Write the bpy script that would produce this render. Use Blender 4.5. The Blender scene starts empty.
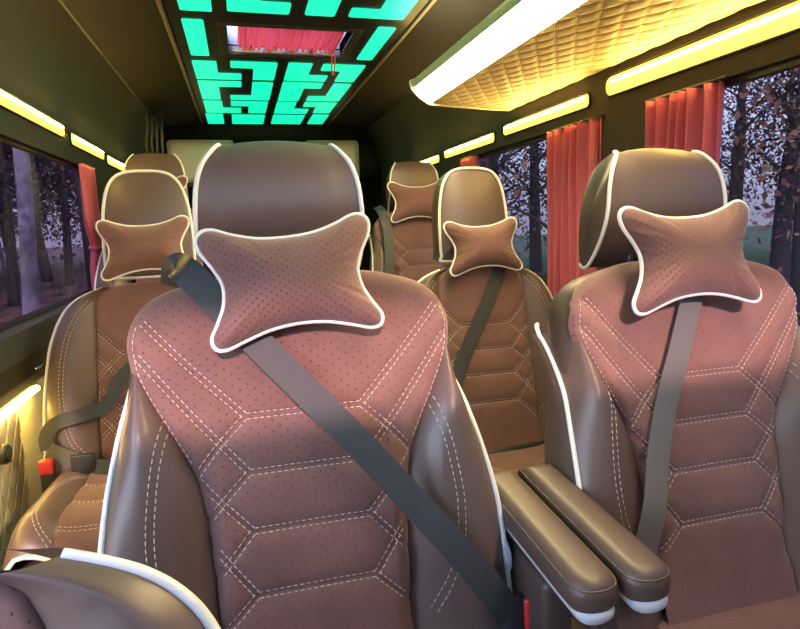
import bpy, bmesh, math, random
import numpy as np
random.seed(7); rng = np.random.default_rng(7)
sc = bpy.context.scene; COL = sc.collection
PI = math.pi

# ------------------------------------------------------------------ materials
def mat(name, color=(.5, .5, .5), rough=.5, metal=0., spec=.5, emit=None, estr=0., sheen=0., coat=0.):
    m = bpy.data.materials.new(name); m.use_nodes = True
    b = m.node_tree.nodes['Principled BSDF']
    b.inputs['Base Color'].default_value = (*color, 1)
    b.inputs['Roughness'].default_value = rough
    b.inputs['Metallic'].default_value = metal
    b.inputs['Specular IOR Level'].default_value = spec
    b.inputs['Sheen Weight'].default_value = sheen
    b.inputs['Coat Weight'].default_value = coat
    if emit:
        b.inputs['Emission Color'].default_value = (*emit, 1)
        b.inputs['Emission Strength'].default_value = estr
    return m
def N(m, typ, **kw):
    n = m.node_tree.nodes.new(typ)
    for k, v in kw.items(): setattr(n, k, v)
    return n
def L(m, a, b): m.node_tree.links.new(a, b)
def bsdf(m): return m.node_tree.nodes['Principled BSDF']
def noise_bump(m, scale, strength, dist=.001, detail=3.):
    tc = N(m, 'ShaderNodeTexCoord'); no = N(m, 'ShaderNodeTexNoise')
    no.inputs['Scale'].default_value = scale; no.inputs['Detail'].default_value = detail
    L(m, tc.outputs['Object'], no.inputs['Vector'])
    bu = N(m, 'ShaderNodeBump'); bu.inputs['Strength'].default_value = strength; bu.inputs['Distance'].default_value = dist
    L(m, no.outputs['Fac'], bu.inputs['Height']); L(m, bu.outputs['Normal'], bsdf(m).inputs['Normal'])
    return no, bu, tc
def noise_color(m, scale, c1, c2, lo=.35, hi=.65, detail=4.):
    tc = N(m, 'ShaderNodeTexCoord'); no = N(m, 'ShaderNodeTexNoise')
    no.inputs['Scale'].default_value = scale; no.inputs['Detail'].default_value = detail
    L(m, tc.outputs['Object'], no.inputs['Vector'])
    r = N(m, 'ShaderNodeValToRGB'); e = r.color_ramp.elements
    e[0].position = lo; e[0].color = (*c1, 1); e[1].position = hi; e[1].color = (*c2, 1)
    L(m, no.outputs['Fac'], r.inputs['Fac']); L(m, r.outputs['Color'], bsdf(m).inputs['Base Color'])
    return r
def perforated(name, color, hole, cu, cv, rad, rough=.85):
    m = mat(name, color, rough, spec=.25, sheen=.25)
    bsdf(m).inputs['Sheen Tint'].default_value = (1, .85, .85, 1)
    uv = N(m, 'ShaderNodeUVMap'); uv.uv_map = 'UVMap'
    ls = []
    for off in (0., .5):
        a = N(m, 'ShaderNodeVectorMath', operation='MULTIPLY_ADD')
        a.inputs[1].default_value = (1 / cu, 1 / cv, 0); a.inputs[2].default_value = (off, off, 0)
        L(m, uv.outputs['UV'], a.inputs[0])
        f = N(m, 'ShaderNodeVectorMath', operation='FRACTION'); L(m, a.outputs[0], f.inputs[0])
        s = N(m, 'ShaderNodeVectorMath', operation='SUBTRACT'); L(m, f.outputs[0], s.inputs[0]); s.inputs[1].default_value = (.5, .5, 0)
        k = N(m, 'ShaderNodeVectorMath', operation='MULTIPLY'); L(m, s.outputs[0], k.inputs[0]); k.inputs[1].default_value = (cu, cv, 0)
        l = N(m, 'ShaderNodeVectorMath', operation='LENGTH'); L(m, k.outputs[0], l.inputs[0]); ls.append(l)
    mn = N(m, 'ShaderNodeMath', operation='MINIMUM'); L(m, ls[0].outputs['Value'], mn.inputs[0]); L(m, ls[1].outputs['Value'], mn.inputs[1])
    mr = N(m, 'ShaderNodeMapRange', interpolation_type='SMOOTHSTEP'); L(m, mn.outputs[0], mr.inputs[0])
    mr.inputs[1].default_value = rad * .45; mr.inputs[2].default_value = rad * 1.25
    mx = N(m, 'ShaderNodeMix', data_type='RGBA'); L(m, mr.outputs[0], mx.inputs[0])
    mx.inputs[6].default_value = (*hole, 1)
    # soft mottling of the suede nap
    tc = N(m, 'ShaderNodeTexCoord'); no = N(m, 'ShaderNodeTexNoise'); no.inputs['Scale'].default_value = 14; no.inputs['Detail'].default_value = 5
    L(m, tc.outputs['Object'], no.inputs['Vector'])
    cr = N(m, 'ShaderNodeValToRGB'); cr.color_ramp.elements[0].position = .3; cr.color_ramp.elements[1].position = .7
    cr.color_ramp.elements[0].color = (*[c * .86 for c in color], 1); cr.color_ramp.elements[1].color = (*[min(1, c * 1.12) for c in color], 1)
    L(m, no.outputs['Fac'], cr.inputs['Fac']); L(m, cr.outputs['Color'], mx.inputs[7])
    L(m, mx.outputs[2], bsdf(m).inputs['Base Color'])
    bu = N(m, 'ShaderNodeBump'); bu.inputs['Strength'].default_value = .8; bu.inputs['Distance'].default_value = .0018
    L(m, mr.outputs[0], bu.inputs['Height']); L(m, bu.outputs['Normal'], bsdf(m).inputs['Normal'])
    return m

FABRIC = perforated('perforated_suede', (.172, .090, .078), (.075, .04, .036), .0215, .0165, .00125)
FABRIC_P = perforated('pillow_suede', (.165, .086, .077), (.04, .02, .018), .0135, .0105, .0011)
LEATHER = mat('brown_leather', (.108, .074, .064), .38, spec=.5); noise_bump(LEATHER, 420, .18, .0006)
LEATHER_A = mat('armrest_leather', (.080, .052, .042), .42, spec=.45); noise_bump(LEATHER_A, 420, .18, .0006)
LEATHER_D = mat('dark_brown_leather', (.062, .043, .038), .42, spec=.45); noise_bump(LEATHER_D, 420, .18, .0006)
PIPING = mat('white_piping', (.74, .73, .70), .35)
THREAD = mat('cream_thread', (.62, .57, .51), .6)
BELT = mat('belt_webbing', (.030, .034, .038), .45, spec=.45)
tc = N(BELT, 'ShaderNodeTexCoord'); wv = N(BELT, 'ShaderNodeTexWave'); wv.inputs['Scale'].default_value = 260; wv.bands_direction = 'Z'
L(BELT, tc.outputs['Object'], wv.inputs['Vector']); bu = N(BELT, 'ShaderNodeBump'); bu.inputs['Strength'].default_value = .25; bu.inputs['Distance'].default_value = .0006
L(BELT, wv.outputs['Fac'], bu.inputs['Height']); L(BELT, bu.outputs['Normal'], bsdf(BELT).inputs['Normal'])
BELT_SUNLIT = mat('sunlit_belt_webbing', (.115, .108, .098), .30, spec=.6)  # same webbing as the dark belt, sunlit gloss painted in as a paler tone
BLACKPL = mat('black_plastic', (.02, .02, .022), .4)
RED = mat('red_button', (.55, .03, .03), .4)
GREYPL = mat('pale_grey_plastic', (.42, .46, .5), .42)
CHROME = mat('chrome', (.75, .76, .78), .16, metal=1)
CEIL = mat('black_headliner', (.006, .006, .0055), .7, spec=.3); noise_bump(CEIL, 300, .2, .0006)
GLOSSBLK = mat('black_panel', (.012, .013, .013), .3)
WALL = mat('dark_trim_leather', (.021, .019, .0145), .6); noise_bump(WALL, 250, .2, .0008)
WALLG = mat('dark_grey_trim', (.045, .047, .05), .55)
YWALL = mat('cream_side_lining', (.60, .55, .40), .55)
QUILT = mat('cream_quilted_leather', (.62, .56, .42), .5); noise_bump(QUILT, 380, .15, .0005)
RACKQ = mat('rack_quilted_leather', (.50, .40, .22), .5); noise_bump(RACKQ, 380, .15, .0005)
RAIL = mat('champagne_metal', (.28, .25, .19), .35, metal=.7)
BEIGE = mat('beige_shade', (.78, .74, .58), .7)
ACRYL = mat('clear_green_acrylic', (.35, .55, .5), .15)
FLOOR = mat('tan_vinyl', (.45, .33, .17), .45)
noise_color(FLOOR, 9, (.36, .25, .12), (.52, .40, .22), .3, .7, 6)
CURT = mat('salmon_curtain', (.72, .22, .27), .8, sheen=.3)
noise_bump(CURT, 600, .2, .0006)
# thin cloth lets some daylight through
def let_through(m, color, k):
    o_ = [n for n in m.node_tree.nodes if n.type == 'OUTPUT_MATERIAL'][0]; t_ = N(m, 'ShaderNodeBsdfTranslucent'); t_.inputs['Color'].default_value = (*color, 1)
    x_ = N(m, 'ShaderNodeMixShader'); x_.inputs[0].default_value = k; L(m, bsdf(m).outputs[0], x_.inputs[1]); L(m, t_.outputs[0], x_.inputs[2]); L(m, x_.outputs[0], o_.inputs['Surface'])
let_through(BEIGE, (.60, .54, .32), .6)
_o = [n for n in CURT.node_tree.nodes if n.type == 'OUTPUT_MATERIAL'][0]
tr = N(CURT, 'ShaderNodeBsdfTranslucent'); tr.inputs['Color'].default_value = (.90, .28, .33, 1)
mx = N(CURT, 'ShaderNodeMixShader'); mx.inputs[0].default_value = .5
L(CURT, bsdf(CURT).outputs[0], mx.inputs[1]); L(CURT, tr.outputs[0], mx.inputs[2]); L(CURT, mx.outputs[0], _o.inputs['Surface'])
YLED = mat('yellow_light_lens', (.8, .6, .1), .4, emit=(1, .60, .05), estr=2.6)
YLEDROW = mat('led_row', (.9, .8, .4), .4, emit=(1, .68, .17), estr=100)
WLED = mat('warm_white_lens', (.9, .85, .7), .4, emit=(1, .76, .40), estr=34)
FLED = mat('led_line', (.9, .85, .5), .4, emit=(1, .66, .14), estr=24)
GREEN = mat('turquoise_light_lens', (.02, .5, .35), .3, emit=(.006, 1.0, .52), estr=.62)
def glassmat(name, tint, refl, dirt):
    m = bpy.data.materials.new(name); m.use_nodes = True; nt = m.node_tree; nt.nodes.clear()
    o = N(m, 'ShaderNodeOutputMaterial'); t = N(m, 'ShaderNodeBsdfTransparent'); t.inputs[0].default_value = (*tint, 1)
    g = N(m, 'ShaderNodeBsdfGlossy'); g.inputs['Roughness'].default_value = .02
    d = N(m, 'ShaderNodeBsdfDiffuse'); d.inputs[0].default_value = (.5, .45, .5, 1)
    a = N(m, 'ShaderNodeMixShader'); a.inputs[0].default_value = refl; L(m, t.outputs[0], a.inputs[1]); L(m, g.outputs[0], a.inputs[2])
    b = N(m, 'ShaderNodeMixShader'); L(m, a.outputs[0], b.inputs[1]); L(m, d.outputs[0], b.inputs[2])
    tc = N(m, 'ShaderNodeTexCoord'); no = N(m, 'ShaderNodeTexNoise'); no.inputs['Scale'].default_value = 5; no.inputs['Detail'].default_value = 8
    mp = N(m, 'ShaderNodeMapping'); mp.inputs['Scale'].default_value = (1, 1.6, .5); L(m, tc.outputs['Object'], mp.inputs[0]); L(m, mp.outputs[0], no.inputs['Vector'])
    r = N(m, 'ShaderNodeMapRange'); r.inputs[1].default_value = .45; r.inputs[2].default_value = .8; r.inputs[3].default_value = 0; r.inputs[4].default_value = dirt
    L(m, no.outputs['Fac'], r.inputs[0]); L(m, r.outputs[0], b.inputs[0]); L(m, b.outputs[0], o.inputs['Surface'])
    return m
GLASS = glassmat('window_glass', (.31, .305, .35), 0, .05)
GLASS_L = glassmat('dusty_window_glass', (.30, .27, .335), .008, .16)
HATCHG = glassmat('hatch_glass', (.8, .85, .95), .05, .02)
BARK = mat('dark_bark', (.10, .083, .085), .9); noise_bump(BARK, 20, .8, .02)
BARKP = mat('pale_bark', (.34, .31, .30), .9); noise_color(BARKP, 9, (.16, .14, .14), (.44, .41, .40), .35, .6)
LEAFM = mat('rust_leaves', (.35, .16, .07), .8); noise_color(LEAFM, 3, (.20, .11, .08), (.52, .27, .14), .3, .7)
LEAFD = mat('dark_leaves', (.05, .05, .035), .8); noise_color(LEAFD, 2, (.05, .048, .05), (.18, .13, .10), .3, .7)
GRASS = mat('grass_ground', (.1, .16, .05), .95); noise_color(GRASS, 1.3, (.05, .09, .03), (.16, .20, .07), .35, .65)
LITTER = mat('fallen_leaves', (.3, .17, .1), .9)
noise_color(LITTER, 7, (.05, .035, .03), (.42, .24, .13), .4, .62, 8)

# ------------------------------------------------------------------ mesh helpers
class MB:
    def __init__(s): s.v = []; s.f = []; s.m = []; s.uv = []
    def add(s, v, f, m=0, uv=None):
        o = len(s.v); s.v += [tuple(map(float, p)) for p in v]
        s.f += [tuple(i + o for i in q) for q in f]; s.m += [m] * len(f)
        s.uv += [tuple(map(float, p)) for p in uv] if uv is not None else [(0, 0)] * len(v)
        return s
    def build(s, name, mats, parent=None, smooth=True, sharp=None):
        me = bpy.data.meshes.new(name); me.from_pydata(s.v, [], s.f)
        for m in (mats if isinstance(mats, (list, tuple)) else [mats]): me.materials.append(m)
        me.polygons.foreach_set('material_index', s.m)
        bm = bmesh.new(); bm.from_mesh(me); bmesh.ops.recalc_face_normals(bm, faces=bm.faces); bm.to_mesh(me); bm.free()
        u = me.uv_layers.new(name='UVMap')
        idx = np.empty(len(me.loops), dtype=np.int32); me.loops.foreach_get('vertex_index', idx)
        u.data.foreach_set('uv', np.array(s.uv, dtype=np.float32)[idx].ravel())
        if smooth:
            me.polygons.foreach_set('use_smooth', [True] * len(me.polygons))
            if sharp: me.set_sharp_from_angle(angle=math.radians(sharp))
        me.update()
        o = bpy.data.objects.new(name, me); COL.objects.link(o)
        if parent: o.parent = parent
        return o
def gridf(nr, nc, cu=False, cv=False):
    f = []
    for i in range(nr if cv else nr - 1):
        for j in range(nc if cu else nc - 1):
            a, b = i * nc + j, i * nc + (j + 1) % nc
            i2 = (i + 1) % nr
            f.append((a, b, i2 * nc + (j + 1) % nc, i2 * nc + j))
    return f
def loft(mb, rings, closed=True, cap=(True, True), m=0, uv=None):
    nr, nc = len(rings), len(rings[0])
    v = [p for r in rings for p in r]; f = gridf(nr, nc, cu=closed)
    if cap[0]: f.append(tuple(range(nc))[::-1])
    if cap[1]: f.append(tuple((nr - 1) * nc + j for j in range(nc)))
    mb.add(v, f, m, uv)
def tube(mb, path, r, closed=False, sides=10, m=0):
    P = np.array(path, float); n = len(P)
    if closed: T = np.roll(P, -1, 0) - np.roll(P, 1, 0)
    else: T = np.gradient(P, axis=0)
    T /= np.linalg.norm(T, axis=1)[:, None] + 1e-12
    ref = np.array([0, 0, 1.]) if abs(T[0][2]) < .9 else np.array([1., 0, 0])
    u = np.cross(T[0], ref); u /= np.linalg.norm(u); rings = []
    for i in range(n):
        u = u - T[i] * (u @ T[i]); u /= np.linalg.norm(u) + 1e-12; w = np.cross(T[i], u)
        rr = r if np.isscalar(r) else r[i]
        rings.append([P[i] + rr * (math.cos(a) * u + math.sin(a) * w) for a in np.linspace(0, 2 * PI, sides, endpoint=False)])
    v = [p for q in rings for p in q]; f = gridf(n, sides, cu=True, cv=closed)
    if not closed: f += [tuple(range(sides))[::-1], tuple((n - 1) * sides + j for j in range(sides))]
    mb.add(v, f, m)
def cat(pts, n=8, closed=False):
    P = np.array(pts, float); out = []; k = len(P)
    for i in range(k if closed else k - 1):
        g = (lambda j: P[j % k]) if closed else (lambda j: P[min(max(j, 0), k - 1)])
        p0, p1, p2, p3 = g(i - 1), g(i), g(i + 1), g(i + 2)
        for q in range(n):
            t = q / n
            out.append(.5 * ((2 * p1) + (-p0 + p2) * t + (2 * p0 - 5 * p1 + 4 * p2 - p3) * t * t + (-p0 + 3 * p1 - 3 * p2 + p3) * t ** 3))
    if not closed: out.append(P[-1])
    return np.array(out)
def resample(P, n, closed=False):
    P = np.array(P, float)
    if closed: P = np.vstack([P, P[:1]])
    d = np.r_[0, np.cumsum(np.linalg.norm(np.diff(P, axis=0), axis=1))]
    q = np.linspace(0, d[-1], n + 1)[:-1] if closed else np.linspace(0, d[-1], n)
    return np.stack([np.interp(q, d, P[:, k]) for k in range(P.shape[1])], 1)
def box(mb, lo, hi, m=0, bev=0.):
    bm = bmesh.new(); r = bmesh.ops.create_cube(bm, size=1)
    for v in bm.verts: v.co = [lo[k] + (v.co[k] + .5) * (hi[k] - lo[k]) for k in range(3)]
    if bev: bmesh.ops.bevel(bm, geom=list(bm.edges), offset=bev, segments=3, affect='EDGES', profile=.5)
    bm.verts.index_update(); mb.add([v.co[:] for v in bm.verts], [[v.index for v in f.verts] for f in bm.faces], m); bm.free()
def prism(mb, poly, z0, z1, m=0):
    n = len(poly)
    v = [(x, y, z0) for x, y in poly] + [(x, y, z1) for x, y in poly]
    f = [tuple(range(n))[::-1], tuple(range(n, 2 * n))] + [(i, (i + 1) % n, n + (i + 1) % n, n + i) for i in range(n)]
    mb.add(v, f, m)
def round_poly(poly, r, k=4):
    P = [np.array(p, float) for p in poly]; out = []; n = len(P)
    for i in range(n):
        a, b, c = P[i - 1], P[i], P[(i + 1) % n]
        rr = min(r, np.linalg.norm(a - b) * .45, np.linalg.norm(c - b) * .45)
        p, q = b + (a - b) / np.linalg.norm(a - b) * rr, b + (c - b) / np.linalg.norm(c - b) * rr
        for t in np.linspace(0, 1, k): out.append((1 - t) ** 2 * p + 2 * t * (1 - t) * b + t * t * q)
    return out
def segdist(Q, S):
    """distance of points Q (n,2) to nearest of segments S (m,4)"""
    d = np.full(len(Q), 9.)
    for x0, y0, x1, y1 in S:
        a = np.array([x0, y0]); b = np.array([x1, y1]) - a
        t = np.clip(((Q - a) @ b) / (b @ b + 1e-12), 0, 1)
        d = np.minimum(d, np.linalg.norm(Q - a - t[:, None] * b, axis=1))
    return d
def segs(P, closed=False):
    P = np.array(P)
    return np.hstack([P, np.roll(P, -1, 0)]) if closed else np.hstack([P[:-1], P[1:]])
def thing(name, label, category, loc=(0, 0, 0), rz=0., group=None):
    o = bpy.data.objects.new(name, None); COL.objects.link(o); o.empty_display_size = .1
    o.location = loc; o.rotation_euler = (0, 0, rz); return tag(o, label, category, group)
def tag(o, label, category, group=None):
    o['label'] = label; o['category'] = category
    if group: o['group'] = group
    return o
def struct(o): o['kind'] = 'structure'; return o
def mirror(pts): return [(-x, y) for x, y in pts]

# ------------------------------------------------------------------ seat back geometry
REC = math.radians(14)
def frame(z0):
    O = np.array([0, 0, z0]); V = np.array([0, math.sin(REC), math.cos(REC)]); NN = np.array([0, -math.cos(REC), math.sin(REC)])
    def P(s, t, n):
        s, t, n = np.broadcast_arrays(np.asarray(s, float), np.asarray(t, float), np.asarray(n, float))
        return O + s[..., None] * np.array([1., 0, 0]) + t[..., None] * V + n[..., None] * NN
    return P
SH_A = dict(t=[-.06, .05, .13, .21, .29, .36, .42, .47, .50, .53], s=[.284, .288, .288, .285, .277, .266, .256, .249, .246, .240],
            top=[(.240, .53), (.224, .556), (.192, .578), (.13, .596), (.07, .602), (0, .604)])
SH_B = dict(t=[-.06, .05, .2, .3, .40, .45, .48], s=[.285, .287, .285, .281, .270, .258, .247],
            top=[(.247, .48), (.224, .520), (.185, .551), (.12, .575), (.06, .583), (0, .585)])
FAB_A = dict(t=[-.06, .0, .1, .19, .27, .325, .386, .45, .495, .53], s=[.135, .138, .142, .147, .156, .176, .207, .237, .246, .240], top=SH_A['top'])
FAB_N = dict(t=[-.06, .1, .3, .45, .51, .54], s=[.125, .13, .13, .13, .125, .115], top=[(.115, .54), (.105, .555), (.08, .568), (.04, .574), (0, .576)])
FAB_B = dict(t=[-.06, .1, .3, .45, .52, .545], s=[.150, .153, .155, .153, .150, .145], top=[(.145, .545), (.13, .563), (.10, .577), (.05, .583), (0, .585)])
def outline(D):
    right = cat(list(zip(D['s'], D['t'])) + D['top'][1:], 6)
    return np.vstack([right, right[::-1][1:] * [-1, 1]])
def hexlines(k=.087):
    H = []
    up = [[(k, .385), (.16, .463), (.222, .535)], [(k, .303), (.157, .388), (.232, .487)], [(k, .220), (.152, .293), (.21, .375)], [(k, .130), (.150, .216)]]
    dn = [[(k, .385), (.135, .338), (.172, .290)], [(k, .303), (.135, .256), (.162, .221)], [(k, .220), (.15, .150)], [(k, .130), (.150, .070)]]
    for t in (.385, .303, .220, .130): H.append([(-k, t), (k, t)])
    for q in up + dn: H += [q, mirror(q)]
    return H
HEX = [cat(h, 6) if len(h) > 2 else np.array(h, float) for h in hexlines()]
HSEG = np.vstack([segs(h) for h in HEX])
def fabric_n(Q, out, style):
    s, t = Q[:, 0], Q[:, 1]
    n = .010 * np.exp(-((t - .17) / .13) ** 2) + (.22 * s ** 2 if style == 'A' else .1 * s ** 2)
    d = segdist(Q, HSEG)
    n = n + .0045 * (1 - np.exp(-(d / .016) ** 2)) - .0035 * np.exp(-(d / .0045) ** 2)
    e = segdist(Q, segs(out)); R = .030 if style == 'A' else .012
    k = np.clip(1 - e / R, 0, 1)
    k = k * np.clip((t + .03) / .08, 0, 1)
    return n - R * (1 - np.sqrt(np.clip(1 - k ** 2, 0, 1)))
def dashes(mb, line, nf, P, m, off=(.0042, -.0042), seg=.0066, gap=.0030, w=.00075, ok=None, lift=.0009):
    line = np.array(line, float)
    L_ = np.linalg.norm(np.diff(line, axis=0), axis=1).sum(); T = resample(line, max(3, int(L_ / .003)))
    tg = np.gradient(T, axis=0); tg /= np.linalg.norm(tg, axis=1)[:, None] + 1e-12; nr = np.stack([-tg[:, 1], tg[:, 0]], 1)
    for o in off:
        C = T + nr * o; k = max(1, int(L_ / (seg + gap))); d = np.r_[0, np.cumsum(np.linalg.norm(np.diff(C, axis=0), axis=1))]
        for i in range(k):
            a, b = (i + .15) * d[-1] / k, (i + .15 + seg / (seg + gap)) * d[-1] / k
            q = np.stack([np.interp([a, (a + b) / 2, b], d, C[:, j]) for j in (0, 1)], 1)
            if ok is not None and not ok(q): continue
            n = nf(q) + lift; pt = P(q[:, 0], q[:, 1], n); ax = pt[2] - pt[0]; ax /= np.linalg.norm(ax) + 1e-9
            up = P(0, 0, 1) - P(0, 0, 0); side = np.cross(ax, up); side /= np.linalg.norm(side) + 1e-9; up = np.cross(side, ax)
            v = []
            for p, sc_ in ((pt[0], .5), (pt[1], 1.), (pt[2], .5)):
                v += [p + side * w * sc_, p + up * w * sc_ * .9, p - side * w * sc_, p - up * w * sc_]
            f = gridf(3, 4, cu=True) + [(0, 1, 2, 3), (11, 10, 9, 8)]
            mb.add(v, f, m)
def headrest_wrap(root, y, z, h, hw, sc_d=1., cap_mat=LEATHER_D, hx=-.010):
    """front face wraps over the top, flat piped discs close the sides; base at (y, z)"""
    prof = cat([(.050, .022), (.020, .062), (.002, .11), (.004, .165), (.014, .205), (.034, .228), (.058, .226), (.082, .195), (.098, .13), (.104, .06), (.100, .010), (.078, .004)], 6, True)
    k = h / .23; prof = prof * [sc_d, k]
    zz = prof[:, 1] / h
    W = hw * np.interp(zz, [-.05, .1, .35, .6, .8, .92, 1.], [.95, .99, 1., .985, .93, .82, .66]); W = np.where(prof[:, 0] > .07 * sc_d, W * .96, W)
    W = np.convolve(np.r_[W[-4:], W, W[:4]], np.ones(9) / 9, 'valid')
    cen = prof.mean(0); us = np.linspace(-1, 1, 21); mb = MB(); rows = []
    for u in us:
        b = .008 * (1 - u * u); q = prof + (prof - cen) / np.linalg.norm(prof - cen, axis=1)[:, None] * b
        # soft vertical creases near both ends of the leather wrap
        q = q + (prof - cen) / np.linalg.norm(prof - cen, axis=1)[:, None] * (-.0016 * math.exp(-((abs(u) - .80) / .05) ** 2))
        rows.append([(hx + u * W[i], y + q[i, 0], z + q[i, 1]) for i in range(len(prof))])
    loft(mb, rows, True, (False, False))
    hr = mb.build('headrest', LEATHER, root)
    for sg in (-1, 1):
        rim = np.array([(hx + sg * W[i], y + prof[i, 0], z + prof[i, 1]) for i in range(len(prof))]); c = rim.mean(0)
        mb = MB(); rings = [c + (rim - c) * r + np.array([sg * .014 * (1 - r ** 2.5), 0, 0]) for r in (1., .93, .8, .6, .4, .2, .03)]
        loft(mb, rings, True, (False, True)); mb.build('side_cap', cap_mat, hr)
        rp_ = c + (rim - c) * 1.01; k0 = int(np.argmax(rim[:, 2])); i0 = [i for i in range(len(rim)) if not (prof[i, 0] > .07 * sc_d and prof[i, 1] > .012 * k)]
        st_ = [(k0 - j) % len(rim) for j in range(len(rim))]; run = []
        for i in st_:
            if run and i not in i0: break
            run.append(i)
        mb = MB(); tube(mb, rp_[run], .0038); mb.build('piping', PIPING, hr)
    return hr
def headrest_arch(root, y, z, h, hw, d):
    """arched front face with piping round its rim and a deep padded body behind"""
    half = [(.0, 1.), (.35, .992), (.62, .955), (.82, .86), (.94, .70), (1., .5), (1.02, .25), (1.0, .06), (.9, 0)]
    P2 = cat([(a * hw, b * h) for a, b in half] + [(-a * hw, b * h) for a, b in half[::-1][:-1]], 5, True)
    P2 = P2[::1]; cen = np.array([0, h * .5]); mb = MB()
    def ring(k, yy, dz=0): return [(cen[0] + (p[0] - cen[0]) * k, y + yy + .03 * (.5 + (p[1] / h - .5) * k), z + dz + cen[1] + (p[1] - cen[1]) * k) for p in P2]
    fr = [ring(k, -.018 * (1 - k ** 2.2)) for k in (.002, .1, .25, .4, .6, .8, .92, 1.)]
    loft(mb, fr + [ring(1.005, .012), ring(1.01, d * .5), ring(.98, d * .8), ring(.86, d * .97), ring(.6, d), ring(.002, d)], True, (True, True))
    hr = mb.build('headrest', LEATHER, root)
    mb = MB(); tube(mb, ring(1.01, .0), .0048, True); mb.build('piping', PIPING, hr)
    return hr
def ribbon(path, wdir, width, name, parent, m=BELT, th=.0016):
    path = np.array(path, float); n = len(path); wdir = np.array(wdir, float)
    if wdir.ndim == 1: wdir = np.tile(wdir, (n, 1))
    T = np.gradient(path, axis=0); T /= np.linalg.norm(T, axis=1)[:, None] + 1e-12
    mb = MB(); v = []
    for i in range(n):
        w = wdir[i] - T[i] * (wdir[i] @ T[i]); w /= np.linalg.norm(w); nn = np.cross(T[i], w)
        for a, b in ((-1, -1), (-.5, -1.15), (0, -1.2), (.5, -1.15), (1, -1), (1, 1), (.5, 1.15), (0, 1.2), (-.5, 1.15), (-1, 1)):
            v.append(path[i] + w * a * width / 2 + nn * b * th / 2)
    f = gridf(n, 10, cu=True) + [tuple(range(10))[::-1], tuple((n - 1) * 10 + j for j in range(10))]
    mb.add(v, f); return mb.build(name, m, parent, sharp=50)

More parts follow.
